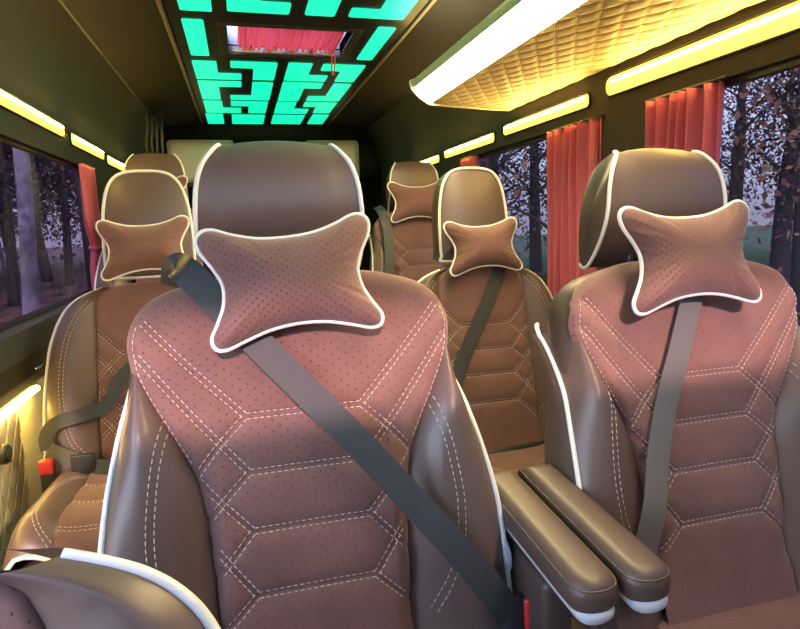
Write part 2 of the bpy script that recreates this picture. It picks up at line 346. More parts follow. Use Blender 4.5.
def seat(label, x, y, z0, style, head, group=None, loc_z=0., arms=(), head_dz=0., cush=0., clen=.485, sc_=1., plain=False):
    root = thing('captain_seat', label, 'seat', (x, y, loc_z), 0, group); P = frame(z0); root.scale = (sc_,) * 3
    SH = SH_A if style == 'A' else SH_B; FB = FAB_A if style == 'A' else (FAB_N if plain else FAB_B)
    osh, ofab = outline(SH), outline(FB)
    # fabric centre with quilting
    nu, nv = 111, 150
    us = np.sin(np.linspace(-PI / 2, PI / 2, nu)); us = .55 * us + .45 * np.linspace(-1, 1, nu)
    right = cat(list(zip(FB['s'], FB['t'])), 6); ts = FB['t'][-1]
    topc = cat(FB['top'], 8)
    vv = 1 - (1 - np.linspace(0, 1, nv)) ** 1.25
    t_bot = FB['t'][0]; S_, T_ = [], []
    ttop = np.interp(np.abs(us) * FB['s'][-1], topc[::-1, 0], topc[::-1, 1])
    for v in vv:
        base = t_bot + v * (ts - t_bot)                          # height at the side edge
        w = np.interp(base, right[:, 1], right[:, 0])
        tt = t_bot + v * (ttop - t_bot)
        S_.append(us * w); T_.append(tt * v ** 3 + base * (1 - v ** 3))
    S_, T_ = np.array(S_), np.array(T_)
    Q = np.stack([S_.ravel(), T_.ravel()], 1); nn = fabric_n(Q, ofab, style)
    mb = MB(); mb.add(P(Q[:, 0], Q[:, 1], nn), gridf(nv, nu), 0, Q + .5)
    nf = lambda q: fabric_n(np.atleast_2d(q), ofab, style)
    okf = lambda q: segdist(q, segs(ofab)).min() > (.010 if style == 'A' else .004) and np.all(inside(q, ofab))
    for h in HEX: dashes(mb, h, nf, P, 1, ok=okf)
    if style == 'A':
        for sg in (1, -1):
            e = cat([(sg * (a - .011), b) for a, b in zip(FB['s'], FB['t']) if b > .30], 6); dashes(mb, e, nf, P, 1, off=(0,))
    mb.build('back_cushion', [FABRIC, THREAD], root)
    # bolsters
    t1 = .486 if style == 'A' else .572
    shr = cat(list(zip(SH['s'], SH['t'])) + SH['top'][1:], 6); fbr = cat(list(zip(FB['s'], FB['t'])) + FB['top'][1:], 6)
    tt = np.r_[np.linspace(-.055, t1 - .08, 40), np.linspace(t1 - .075, t1, 26)]
    Sx = np.interp(tt, shr[:, 1], shr[:, 0]); Wx = np.interp(tt, fbr[:, 1], fbr[:, 0])
    if style == 'A': inn = Wx - .024; k = np.clip((t1 - tt) / .11, 0, 1) ** .6
    else: inn = np.minimum(Wx, Sx - .02) - .004; k = .45 + .55 * np.clip((t1 - tt) / .2, 0, 1) ** .7
    qs = np.array([0, .06, .15, .28, .42, .5, .58, .66, .74, .82, .88, .94, 1.])
    ns = np.interp(qs, [0, .08, .2, .42, .7, .9, 1], [-.034, -.016, .004, .032, .046, .042, .030]) if style == 'A' else np.interp(qs, [0, .06, .2, .45, .7, .9, 1], [-.006, .004, .014, .030, .036, .028, .014])
    back = .105 * np.clip((tt - .20) / .28, 0, 1) ** 1.5 if style == 'A' else .02 * np.clip((tt - .2) / .3, 0, 1)
    def bol_n(q):
        q = np.atleast_2d(q); a = np.abs(q[:, 0]); i = np.interp(q[:, 1], tt, inn); o = np.interp(q[:, 1], tt, Sx); kk = np.interp(q[:, 1], tt, k)
        r = np.interp((a - i) / (o - i), qs, ns)
        u_ = np.clip(((a - i) / (o - i) - .5) / .5, 0, 1)
        return np.where(r > 0, r * kk, r) - .02 * (1 - kk) * (style == 'A') - np.interp(q[:, 1], tt, back) * u_ ** 2
    seam = [(.190, .405), (.204, .36), (.216, .295), (.2215, .215), (.209, .139), (.168, .062)] if style == 'A' else [(.160, .535), (.195, .49), (.222, .42), (.236, .33), (.236, .24), (.215, .15), (.165, .085)]
    for sg in (-1, 1):
        mb = MB(); rows = []
        for i, t in enumerate(tt):
            s_ = inn[i] + qs * (Sx[i] - inn[i]); n_ = bol_n(np.stack([s_, np.full_like(s_, t)], 1))
            dd = segdist(np.stack([s_, np.full_like(s_, t)], 1), segs(cat(seam, 6))); n_ = n_ - .002 * np.exp(-(dd / .006) ** 2)
            pk = .05 if plain else 0
            s_ = np.r_[s_, Sx[i] + .004, Sx[i] + .006 - pk * .3, Sx[i] + .005 - pk, Sx[i] + .001 - pk * 1.6]; e0 = n_[-1]
            n_ = np.r_[n_, e0 - .010, min(e0 - .025, -.02), min(e0 - .03, -.055), min(e0 - .035, -.085)]
            rows.append(P(s_ * sg, np.full_like(s_, t), n_))
        loft(mb, rows, False, (False, False))
        if not plain: dashes(mb, cat([(a * sg, b) for a, b in seam], 8), bol_n, P, 1, off=(.0052, -.0052), seg=.0070, gap=.0034)
        bo = mb.build('bolster', [LEATHER, THREAD], root)
        mb = MB(); pn = bol_n(np.stack([Sx, tt], 1)); path = [P(sg * (Sx[i] + .001), tt[i], pn[i] + .001) for i in range(len(tt))]
        if style == 'A': path += [P(sg * (Sx[-1] - .001), t1 + .014, pn[-1] - .004), P(sg * (Sx[-1] - .008), t1 + .018, pn[-1] - .012)]
        tube(mb, cat(path[::2] + [path[-1]], 3), .0043 if not plain else .0052); mb.build('piping', PIPING, bo)
    # leather shell round the sides and back
    C = resample(osh, 120); cen = np.array([0, .27]); mb = MB()
    def ring(d, n):
        if plain: d, n = d + (.0 if n > -.015 else .03 if n > -.03 else .06 if n > -.05 else .09), n * .8
        return P(*((C - cen) * [1 - d / .28, 1 - d / .33] + cen).T, n)
    loft(mb, [ring(.012, -.012), ring(.004, -.024), ring(.001, -.045), ring(0, -.075), ring(.006, -.10), ring(.03, -.12), ring(.09, -.13), ring(.2, -.132)], True, (False, True))
    mb.build('back_shell', LEATHER_D, root)
    # headrest
    if head == 'wrap': hr = headrest_wrap(root, .178, z0 + .560 + head_dz, .219, .131)
    elif head is None: hr = None
    elif head == 'big': hr = headrest_wrap(root, .178, z0 + .565 + head_dz, .26, .135)
    else: hr = headrest_arch(root, .165, z0 + .58 + head_dz, .30, .118, .11)
    for s_ in (-.06, .06) if head else ():
        mb = MB(); tube(mb, [(s_, .215, z0 + .50), (s_, .225, z0 + .66 + head_dz)], .007); mb.build('headrest_post', BLACKPL, root)
    # seat cushion
    ys = np.r_[np.linspace(.02, -clen + .085, 22), np.linspace(-clen + .07, -clen, 12)]
    def top(s_, yy):
        a = np.abs(s_); z = z0 + cush - .035 + .03 * np.clip(-yy / .45, 0, 1) + .026 * np.exp(-((a - .215) / .05) ** 2) - .10 * np.clip((a - .235) / .045, 0, 1) ** 2
        fr = np.clip((-clen + .085 + .002 - yy) / .09, 0, 1); return z - .085 * (1 - np.sqrt(np.clip(1 - fr ** 2, 0, 1)))
    sx = np.linspace(-.163, .163, 60); G = np.array([[(a, b, 0) for a in sx] for b in ys]).reshape(-1, 3)
    qs2 = [[(-.163, -.13), (-.08, -.13), (-.05, -.18), (.05, -.18), (.08, -.13), (.163, -.13)], [(-.163, -.24), (-.08, -.24), (-.05, -.29), (.05, -.29), (.08, -.24), (.163, -.24)], [(-.163, -.36), (-.08, -.36), (.08, -.36), (.163, -.36)]]
    d = segdist(G[:, :2], np.vstack([segs(q) for q in qs2]))
    G[:, 2] = top(G[:, 0], G[:, 1]) + .006 * (1 - np.exp(-(d / .02) ** 2)) - .003 * np.exp(-(d / .005) ** 2)
    mb = MB(); mb.add(G, gridf(len(ys), len(sx)), 0, G[:, :2] + .5)
    PC = lambda a, b, n: np.stack(np.broadcast_arrays(a, b, n), -1)
    for q in qs2: dashes(mb, q, lambda q_: top(q_[:, 0], q_[:, 1]) + .001, PC, 1)
    mb.build('seat_cushion', [FABRIC, THREAD], root)
    for sg in (-1, 1):
        sx = np.linspace(.158, .280, 20); G = [np.array([(sg * a, b - .0 * a, top(a, b) - .006 * (a < .16)) for a in sx]) for b in ys]
        G = [np.vstack([g, [(sg * .283, g[0][1], g[-1][2] - .03), (sg * .275, g[0][1], g[-1][2] - .07)]]) for g in G]
        mb = MB(); loft(mb, G, False, (False, False))
        sm = cat([(.172, -.08), (.200, -.12), (.218, -.2), (.218, -.30), (.20, -.36), (.17, -.39)], 6) * [sg, 1]
        dashes(mb, sm, lambda q_: top(q_[:, 0], q_[:, 1]) + .0005, PC, 1)
        bo = mb.build('cushion_bolster', [LEATHER, THREAD], root)
        edge = [(sg * .281, b, float(top(.28, b))) for b in ys]
        edge += [(sg * a, ys[-1] - .002, float(top(a, ys[-1]))) for a in np.linspace(.27, .0, 16)]
        mb = MB(); tube(mb, edge, .0050); mb.build('piping', PIPING, bo)
    mb = MB(); zb = z0 + cush - .05; box(mb, (-.276, -clen + .003, zb - .13), (.276, .03, zb - .042), bev=.012); box(mb, (-.24, -clen + .08, .03), (.24, -.02, zb - .13), bev=.01)
    box(mb, (-.25, -clen + .065, 0), (.25, 0, .03), bev=.006); mb.build('seat_base', LEATHER_D, root)
    # armrests
    for sg, xa in arms:
        W = .033; ya, yb = -.198, .11; zt = z0 + (.220 if sg > 0 else .235)
        pl = lambda k, zz: [(xa + a * k, b, zz - .075 * (b - yb) / (ya - yb) * .55) for a, b in P2]
        P2 = resample(cat([(-W, yb), (-W, (ya + yb) / 2), (-W, ya + .035), (-W * .85, ya + .010), (-W * .35, ya), (W * .35, ya), (W * .85, ya + .010), (W, ya + .035), (W, (ya + yb) / 2), (W, yb), (W * .8, yb + .006), (0, yb + .009), (-W * .8, yb + .006)], 5, True), 90, True)
        cxy = np.array([xa, (ya + yb) / 2])
        def ringa(inset, zz):
            o = []
            for a, b in P2:
                c0 = min(max(b, ya + W), yb - W); bb = c0 + (b - c0) * (1 - inset / W)
                o.append((xa + a * (1 - inset / W), bb, zz - .020 * (yb - bb) / (yb - ya)))
            return o
        mb = MB(); loft(mb, [ringa(.031, zt + .003), ringa(.018, zt + .003), ringa(.009, zt + .001), ringa(.0035, zt - .004), ringa(.0018, zt - .0075), ringa(.0012, zt - .0085), ringa(-.0008, zt - .0105), ringa(-.002, zt - .018), ringa(-.001, zt - .034), ringa(.003, zt - .040)], True, (True, True))
        ar = mb.build('armrest', LEATHER_A, root)
        mb = MB(); tube(mb, ringa(.0006, zt - .0082), .0013, True, 6); mb.build('seam_cord', LEATHER_A, ar)
        mb = MB(); loft(mb, [[(a_, b_ - .008, c_) for a_, b_, c_ in q_] for q_ in (ringa(.007, zt - .038), ringa(.005, zt - .043), ringa(.006, zt - .050), ringa(.011, zt - .056), ringa(.022, zt - .060))], True, (True, True)); mb.build('armrest_shell', GREYPL, ar)
        mb = MB(); box(mb, (xa - .024, -.10, zt - .19), (xa + .024, .06, zt - .078), bev=.012); mb.build('armrest_bracket', LEATHER_D, ar)
        mb = MB(); tube(mb, cat([(xa - sg * .03, .02, zt - .095), (xa - sg * .036, .02, zt - .095), (xa - sg * .0405, .02, zt - .095)], 2), [.03] * 5, False, 24); mb.build('pivot_cover', GREYPL, ar)
    return root
def inside(q, poly):
    x, y = q[:, 0], q[:, 1]; r = np.zeros(len(q), bool); n = len(poly); j = n - 1
    for i in range(n):
        xi, yi = poly[i]; xj, yj = poly[j]
        c = ((yi > y) != (yj > y)) & (x < (xj - xi) * (y - yi) / (yj - yi + 1e-12) + xi); r ^= c; j = i
    return r

# ------------------------------------------------------------------ seats
Z1, Y1 = .45, .78
centre = seat('brown quilted seat in the centre, dark belt crossing its back to the lower right', .075, Y1, Z1, 'A', 'wrap', arms=((1, .325),), clen=.29)
right = seat('brown quilted seat by the right window, belt with painted-in shine running down its back', .79, Y1 - .005, Z1 - .012, 'A', 'wrap', arms=((-1, -.315),))
left2 = seat('tan second row seat on the left, belt buckled loosely across it', -.258, 1.68, .39, 'B', 'arch', cush=.105, clen=.40)
right2 = seat('golden lit second row seat seen between the two front row seats', .755, 1.68, .39, 'B', 'arch')
left3 = seat('rear row seat on the left, only its piped headrest showing', -.315, 2.5, .62, 'A', 'big', loc_z=.14, sc_=.88)
right3 = seat('rear row seat on the right under the smallest yellow light', .80, 2.5, .575, 'A', 'big', loc_z=.14, sc_=.88)
near = seat('low seat nearest the camera, its white piped shoulder in the bottom left corner', -.285, .335, .298, 'B', None, plain=True)

# seat belts ---------------------------------------------------------
def belt(root, z0, pts, width=.047, wtilt=None, name='seat_belt', n=10, m=BELT):
    P = frame(z0); C = cat(pts, n); path = P(C[:, 0], C[:, 1], C[:, 2])
    T = np.gradient(path, axis=0); up = P(0, 0, 1) - P(0, 0, 0)
    w = np.cross(T, up)
    return ribbon(path, w, width, name, root, m)
# centre seat: over the left shoulder, under the pillow, across the backrest to the buckle
P1 = frame(Z1)
c = cat([(-.185, .60, -.10), (-.176, .622, -.05), (-.162, .612, -.004), (-.13, .575, .014), (-.09, .525, .022), (-.03, .452, .028), (.06, .345, .036), (.14, .242, .050), (.20, .162, .064), (.245, .098, .068), (.275, .05, .062)], 8)
path = P1(c[:, 0], c[:, 1], c[:, 2]); T = np.gradient(path, axis=0); up = P1(0, 0, 1) - P1(0, 0, 0); w = np.cross(T, up); w /= np.linalg.norm(w, axis=1)[:, None]
tail = cat([P1(.275, .05, .062), P1(.288, .03, .06), P1(.298, -.0, .055), P1(.302, -.06, .05)], 6)[1:]
path = np.vstack([path, tail]); wt = np.vstack([w, [w[-1] * math.cos(a) + up * math.sin(a) for a in np.linspace(.15, 1.2, len(tail))]])
bl = ribbon(path, wt, .044, 'seat_belt', centre)
ribbon(cat([P1(.312, -.06, .07), P1(.28, -.04, .09), P1(.245, -.09, .12), P1(.20, -.10, .16)], 6), np.array([0, .4, 1.]), .047, 'lap_belt', centre)
mb = MB(); b0 = np.array([.312, -.035, .535])
box(mb, (b0[0] - .017, b0[1] - .016, b0[2] - .14), (b0[0] + .017, b0[1] + .016, b0[2]), bev=.006); bk = mb.build('belt_buckle', BLACKPL, centre)
mb = MB(); box(mb, (b0[0] - .0165, b0[1] - .0195, b0[2] - .045), (b0[0] + .0165, b0[1] - .010, b0[2] + .004), bev=.004); mb.build('release_button', RED, bk)
# right seat
P1b = frame(Z1 - .012)
belt(right, Z1 - .012, [(.02, .60, .03), (.005, .56, .022), (-.012, .519, .020), (-.052, .43, .020), (-.093, .344, .022), (-.132, .261, .034), (-.168, .18, .054), (-.198, .117, .058), (-.23, .04, .06)], width=.044, m=BELT_SUNLIT)
mb = MB(); c_ = cat([P1b(-.2, -.03, .10), P1b(-.19, -.05, .13), P1b(-.17, -.10, .15), P1b(-.15, -.14, .15)], 6); tube(mb, c_, .007); mb.build('buckle_stalk', BLACKPL, right)
# second row right
belt(right2, .39, [(.08, .60, .02), (.07, .57, .012), (.054, .526, .012), (.012, .45, .014), (-.025, .39, .014), (-.095, .27, .016), (-.15, .16, .035), (-.21, .02, .06)])
mb = MB(); tube(mb, [(-.26, -.0, .375), (.0, -.012, .36), (.26, -.0, .372)], .012); mb.build('lap_belt', BELT, right2)
# second row left: slack diagonal folded back over the lap
P2_ = frame(.39)
p = cat([P2_(.20, .60, .02), P2_(.12, .52, .03), P2_(.03, .42, .03), P2_(-.084, .315, .03), P2_(-.126, .244, .035), P2_(-.178, .226, .05), P2_(-.245, .21, .055), P2_(-.272, .178, .05), P2_(-.270, .142, .05)], 8)
wd = np.cross(np.gradient(p, axis=0), P2_(0, 0, 1) - P2_(0, 0, 0)); ribbon(p, wd, .036, 'seat_belt', left2)
p = cat([P2_(-.268, .142, .056), P2_(-.20, .108, .07), P2_(-.12, .078, .08), P2_(.0, .06, .08), P2_(.15, .06, .075), P2_(.27, .08, .04)], 8)
wd = np.cross(np.gradient(p, axis=0), P2_(0, 0, 1) - P2_(0, 0, 0)); ribbon(p, wd, .042, 'lap_belt', left2)
mb = MB(); q = P2_(-.18, .098, .078); box(mb, (q[0] - .03, q[1] - .006, q[2] - .028), (q[0] + .03, q[1] + .006, q[2] + .028), bev=.005); mb.build('belt_tongue', BLACKPL, left2)
mb = MB(); q = P2_(-.268, .115, .072); box(mb, (q[0] - .017, q[1] - .012, q[2] - .10), (q[0] + .017, q[1] + .012, q[2] - .0), bev=.006); bk = mb.build('belt_buckle', BLACKPL, left2)
mb = MB(); box(mb, (q[0] - .0165, q[1] - .016, q[2] - .03), (q[0] + .0165, q[1] + .008, q[2] + .006), bev=.004); mb.build('release_button', RED, bk)
# rear right seat
belt(right3, .575, [(-.22, .63, -.06), (-.215, .615, .0), (-.20, .56, .03), (-.19, .46, .05), (-.20, .30, .06), (-.22, .1, .06)])

# neck pillows -------------------------------------------------------
def pillow(label, x, y, z, tilt=0., scale=1., lean=14., group='bone-shaped neck pillows', yaw=0.):
    half = [(0, .066), (.045, .069), (.085, .080), (.112, .091), (.129, .090), (.1385, .078), (.135, .058), (.119, .03), (.108, .002), (.111, -.030), (.124, -.058), (.136, -.080), (.132, -.096), (.116, -.099), (.085, -.089), (.045, -.078)]
    pts = half + [(0, -.074)] + [(-a, b) for a, b in half[::-1][:-1]]
    O2 = resample(cat(pts, 6, True), 160, True) * scale
    root = thing('neck_pillow', label, 'pillow', (x, y, z), 0, group)
    root.rotation_euler = (-math.radians(lean), math.radians(-tilt), yaw)
    rs = np.r_[np.linspace(.02, .9, 22), np.linspace(.92, 1, 7)]; ang = np.arctan2(O2[:, 1], O2[:, 0]); mb = MB()
    wr = np.zeros(160)
    for k_, ph in ((31, .3), (47, 1.1), (19, 2.)): wr += np.sin(ang * k_ + ph + np.sin(ang * 3) * 2)
    side = .5 + .5 * np.cos(2 * ang)
    def lay(sg, H):
        rings, uv = [], []
        for r in rs:
            h = H * (1 - r ** 2.6) ** .62; q = r * (r * O2 + (1 - r) * O2 / np.linalg.norm(O2, axis=1)[:, None] * [.105 * scale, .075 * scale])
            wn = wr * .0018 * scale * (r ** 5) * (1 - r ** 10) * (.35 + side)
            rings.append(np.stack([q[:, 0], -sg * (h + wn), q[:, 1]], 1)); uv.append(q + .5)
        v = np.vstack(rings); f = gridf(len(rs), 160, cu=True) + [tuple(range(160))[::-1]]
        mb.add(v, f, 0, np.vstack(uv))
    lay(1, .046 * scale); lay(-1, .020 * scale)
    mb.build('pillow_cover', FABRIC_P, root)
    mb = MB(); tube(mb, np.stack([O2[:, 0] * 1.008, np.zeros(160), O2[:, 1] * 1.008], 1), .0039 * scale, True); mb.build('piping', PIPING, root)
    return root
pillow('mauve neck pillow with white piping on the seat crossed by the dark belt', .075 - .006, Y1 + .098, Z1 + .575, 4.5, .905)
pillow('mauve neck pillow with white piping on the seat by the right window', .79 - .031, Y1 + .085, Z1 + .580, 1.5, .95)
pillow('tan lit neck pillow on the second row seat at the left', -.258, 1.68 + .098, 1.058, 2, .86)
pillow('tan lit neck pillow on the second row seat seen between the front seats', .756, 1.68 + .098, 1.020, 2, .90)
pillow('small dark neck pillow on the rear right seat under the smallest yellow light', .785, 2.5 + .095, 1.195, 0, .95)
pillow('neck pillow on the rear left seat, only one piped corner showing', -.315, 2.5 + .095, 1.24, 0, .86)

# ------------------------------------------------------------------ van body
XL, XR, YF, YB = -.60, 1.10, -.55, 4.60; SUN_MASK_Z = 1.49
mb = MB(); box(mb, (-.72, YF, -.06), (1.22, YB, 0)); o = mb.build('floor', FLOOR); struct(o)
mb = MB(); box(mb, (-.66, 2.08, 0), (1.16, YB, .14)); struct(mb.build('floor_step', FLOOR))
def wall_panel(name, x, sg, z0, z1, y0, y1, th=.05, m=WALL):
    mb = MB(); a, b = (x - th, x) if sg < 0 else (x, x + th); box(mb, (a, y0, z0), (b, y1, z1), bev=.004); return mb
def wall(name, x, sg, wins, sill, head, ys=YF):
    """one wall object: below the sill, pillars between windows, header band and cove up to the ceiling"""
    mb = MB(); th = .05; a, b = (x - th, x) if sg < 0 else (x, x + th)
    lx = x + sg * .06; la, lb = (lx - th, lx) if sg < 0 else (lx, lx + th)
    box(mb, (la, ys, 0), (lb, YB, sill - .10)); box(mb, (a, ys, sill - .14), (b, YB, sill))
    y = ys
    for w0, w1 in wins + [(YB, YB)]:
        if w0 > y: box(mb, (a, y, sill), (b, w0, head))
        y = w1
    box(mb, (a, YF, head), (b, YB, 1.545))
    prof = cat([(x, 1.545), (x - sg * .018, 1.64), (x - sg * .055, 1.74), (x - sg * .115, 1.815)], 6)
    out = [(p[0] + sg * .04, p[1] + .02) for p in prof[::-1]]
    ring = [tuple(p) for p in prof] + out
    loft(mb, [[(q[0], yy, q[1]) for q in ring] for yy in (YF, YB)], True, (True, True))
    o = mb.build(name, WALL, sharp=30); return struct(o)
LW = [(1.30, 2.78)]; RW = [(.0, 1.40), (1.67, 2.78)]
wall('wall_left', XL, -1, LW, .845, 1.37, ys=.75)
mb = MB(); box(mb, (-.66, YF, 0), (1.16, YF + .05, SUN_MASK_Z), bev=.01); box(mb, (-.66, YF, 1.69), (1.16, YF + .05, 1.90), bev=.01); struct(mb.build('front_sun_mask', WALL))  # added unseen behind the camera; its slot trims the sun to a band
wall('wall_right', XR, 1, RW, .87, 1.405)
mb = MB(); box(mb, (-.72, YB, 0), (1.22, YB + .05, 1.455)); box(mb, (-.72, YB, 1.715), (1.22, YB + .05, 1.95))
for a_, b_ in ((-.72, -.44), (-.02, .535), (.905, 1.22)): box(mb, (a_, YB, 1.44), (b_, YB + .05, 1.73))
struct(mb.build('wall_rear', CEIL))
# ceiling with the hatch hole
HX0, HX1, HY0, HY1 = 0., .49, 2.395, 2.765
mb = MB()
for lo, hi in (((-.20, YF), (HX0, YB)), ((HX1, YF), (.685, YB)), ((HX0, YF), (HX1, HY0)), ((HX0, HY1), (HX1, YB))): box(mb, (*lo, 1.852), (*hi, 1.90))
for sg, xr, xe in ((-1, -.20, -.487), (1, .685, .987)):
    pr = [(xr, 1.852), (xe, 1.815), (xe, 1.86), (xr, 1.90)]
    loft(mb, [[(q[0], yy, q[1]) for q in pr] for yy in (YF, YB)], True, (True, True))
o = mb.build('ceiling', CEIL, smooth=False); struct(o)
for xr, sg in ((-.205, -1), (.690, 1)):
    mb = MB(); box(mb, (xr - .008, YF, 1.838), (xr + .008, 4.54, 1.853), bev=.003); struct(mb.build('trim_1' if sg < 0 else 'trim_2', RAIL))
mb = MB(); tube(mb, [(-.486, YF, 1.815), (-.486, YB, 1.815)], .008); struct(mb.build('trim_3', mat('olive_edge_trim', (.07, .06, .04), .5)))
# windows
def window(name, x, y0, y1, z0, z1, gm):
    mb = MB(); box(mb, (x - .003, y0, z0), (x + .003, y1, z1)); w = struct(mb.build(name, gm, smooth=False))
    mb = MB(); r = .014
    for lo, hi in (((y0 - .01, z0 - .012), (y1 + .01, z0 + r)), ((y0 - .01, z1 - r), (y1 + .01, z1 + .012)), ((y0 - .012, z0), (y0 + r, z1)), ((y1 - r, z0), (y1 + .012, z1))):
        box(mb, (x - .010, lo[0], lo[1]), (x + .010, hi[0], hi[1]), bev=.003)
    mb.build('window_frame', BLACKPL, w)
window('window_1', XL - .035, 1.30, 2.78, .85, 1.375, GLASS_L)
window('window_2', XR + .035, .0, 1.40, .87, 1.405, GLASS)
window('window_3', XR + .035, 1.67, 2.78, .87, 1.405, GLASS)
# covered rear door windows
for i, (a, b) in enumerate(((-.46, -.0), (.515, .925))):
    mb = MB(); pr = round_poly([(a, 1.435), (b, 1.435), (b, 1.735), (a, 1.735)], .03)
    v0 = [(q[0], YB - .012, q[1]) for q in pr]; loft(mb, [[(q[0], YB - .0, q[1]) for q in pr], v0], True, (True, True)); w = struct(mb.build('window_%d' % (4 + i), BEIGE, sharp=30))
    mb = MB(); box(mb, (a + .01, YB - .016, 1.405), (b - .01, YB - .001, 1.432), bev=.004); mb.build('lower_rail', BLACKPL, w)
# left side: grey ledge, latch, light line, quilted card
mb = MB()
ld = [(XL, .85), (XL + .012, .845), (XL + .014, .80), (XL + .004, .765), (XL - .03, .745), (XL - .03, .66), (XL - .06, .65), (XL - .07, .85)]
loft(mb, [[(q[0], yy, q[1]) for q in ld] for yy in (.76, 2.62)], True, (True, True)); o = struct(mb.build('trim_4', WALLG, sharp=30))
mb = MB(); box(mb, (XL - .065, .76, 0), (XL - .052, 2.7, .66)); struct(mb.build('trim_5', YWALL))
t = thing('window_latch', 'small chrome latch on the dark ledge under the left window', 'latch', (XL - .012, 1.86, .715))
mb = MB(); box(mb, (-.02, -.035, -.012), (.004, .02, .012), bev=.004); mb.build('latch_plate', CHROME, t)
mb = MB(); tube(mb, cat([(.004, .01, 0), (.014, .03, .002), (.016, .06, .004), (.008, .075, .004)], 5), .005); mb.build('latch_lever', CHROME, t)
t = thing('light_line', 'glowing yellow light line along the top of the quilted left side panel', 'light strip', (XL - .03, 1.36, .64))
mb = MB(); tube(mb, [(0, -.58, 0), (0, 0, 0), (0, .60, 0)], .009); mb.build('lens', FLED, t)
mb = MB(); box(mb, (-.022, -.58, .006), (-.004, .60, .016)); mb.build('channel', BLACKPL, t)
def quilt(mb, fn, na, nb, cell, a_len, b_len, h, mat_th=1):
    A, B = np.meshgrid(np.linspace(0, a_len, na), np.linspace(0, b_len, nb)); q = np.stack([A.ravel(), B.ravel()], 1)
    u, v = q[:, 0] / cell[0], q[:, 1] / cell[1]
    d1, d2 = np.abs((u + v + .5) % 1 - .5), np.abs((u - v + .5) % 1 - .5); d = np.minimum(d1, d2)
    hh = h * (1 - np.exp(-(d / .14) ** 1.3)); pts = np.array([fn(a, b, k) for (a, b), k in zip(q, hh)])
    mb.add(pts, gridf(nb, na), 0)
    return d
t = thing('quilted_side_panel', 'cream diamond quilted panel at the far left under the light line', 'panel', (XL - .03, 1.38, .0))
mb = MB(); quilt(mb, lambda a, b, k: (-.005 + k, -.6 + a, .08 + b), 260, 130, (.062, .085), 1.02, .54, .0045); box(mb, (-.02, -.6, .08), (-.006, .42, .62), 0)
stl = MB()
mb.build('quilted_cover', QUILT, t)
stt = MB()
for k in range(-8, 32):
    for sgn in (1, -1):
        pts = []
        for b in np.linspace(0, .54, 60):
            a = (k + .5 * 0 - sgn * b / .085) * .062
            if 0 <= a <= 1.02: pts.append((.0000, -.6 + a, .08 + b))
        if len(pts) > 3: tube(stt, pts, .0011, False, 5)
stt.build('stitching', THREAD, t)
mb = MB(); mb2 = [(.012, .62 + .0, .0)]
t = thing('round_grab_cup', 'round dark cup on the quilted panel at the left edge', 'cup', (XL - .022, 1.63, .555))
mb = MB(); tube(mb, [(0, 0, 0), (.012, 0, 0), (.018, 0, 0)], [.026, .026, .022], False, 24); mb.build('rim', BLACKPL, t)
mb = MB(); tube(mb, [(.0175, 0, 0), (.020, 0, 0)], [.016, .014], False, 20); mb.build('insert', WALLG, t)

# yellow wall lights --------------------------------------------------
def strip(label, x, sg, y0, y1, z0, z1, group):
    t = thing('wall_light', label, 'light', (x, (y0 + y1) / 2, (z0 + z1) / 2), 0, group); l = (y1 - y0) / 2; h = (z1 - z0) / 2
    pr = round_poly([(-l, -h), (l, -h), (l, h), (-l, h)], h * .9, 6); mb = MB()
    R = lambda k, d: [(-sg * d, (abs(p[0]) - k) * (1 if p[0] > 0 else -1), p[1] * (1 - k / h)) for p in pr]
    loft(mb, [R(0, -.004), R(0, .004), R(.003, .008), R(.010, .010)], True, (True, True)); mb.build('lens', YLED, t)
    mb = MB(); tube(mb, [(-sg * .0085, -l + h, h * .45), (-sg * .0085, 0, h * .45), (-sg * .0085, l - h, h * .45)], .0045, False, 8); mb.build('led_row', YLEDROW, t)
    mb = MB(); tube(mb, [(p[0] * 0 - sg * .003, p[1], p[2]) for p in R(-.003, 0)], .004, True, 6); mb.build('bezel', BLACKPL, t)
gl, gr = 'yellow lights above the left window', 'yellow lights along the right wall'
strip('longest yellow wall light, above the left window', XL, -1, 1.30, 2.455, 1.448, 1.49, gl)
strip('middle yellow wall light on the left wall', XL, -1, 2.555, 3.10, 1.438, 1.478, gl)
strip('small far yellow wall light on the left wall beside the rear headrest', XL, -1, 3.185, 3.72, 1.43, 1.468, gl)
strip('big bright yellow wall light nearest the camera on the right', XR, 1, .93, 1.626, 1.456, 1.508, gr)
strip('yellow wall light on the right above the far curtain', XR, 1, 1.72, 2.347, 1.447, 1.485, gr)
strip('yellow wall light above the second row window on the right', XR, 1, 2.446, 3.086, 1.436, 1.474, gr)
strip('smallest yellow wall light on the right, behind the rear headrest', XR, 1, 3.185, 3.70, 1.428, 1.466, gr)

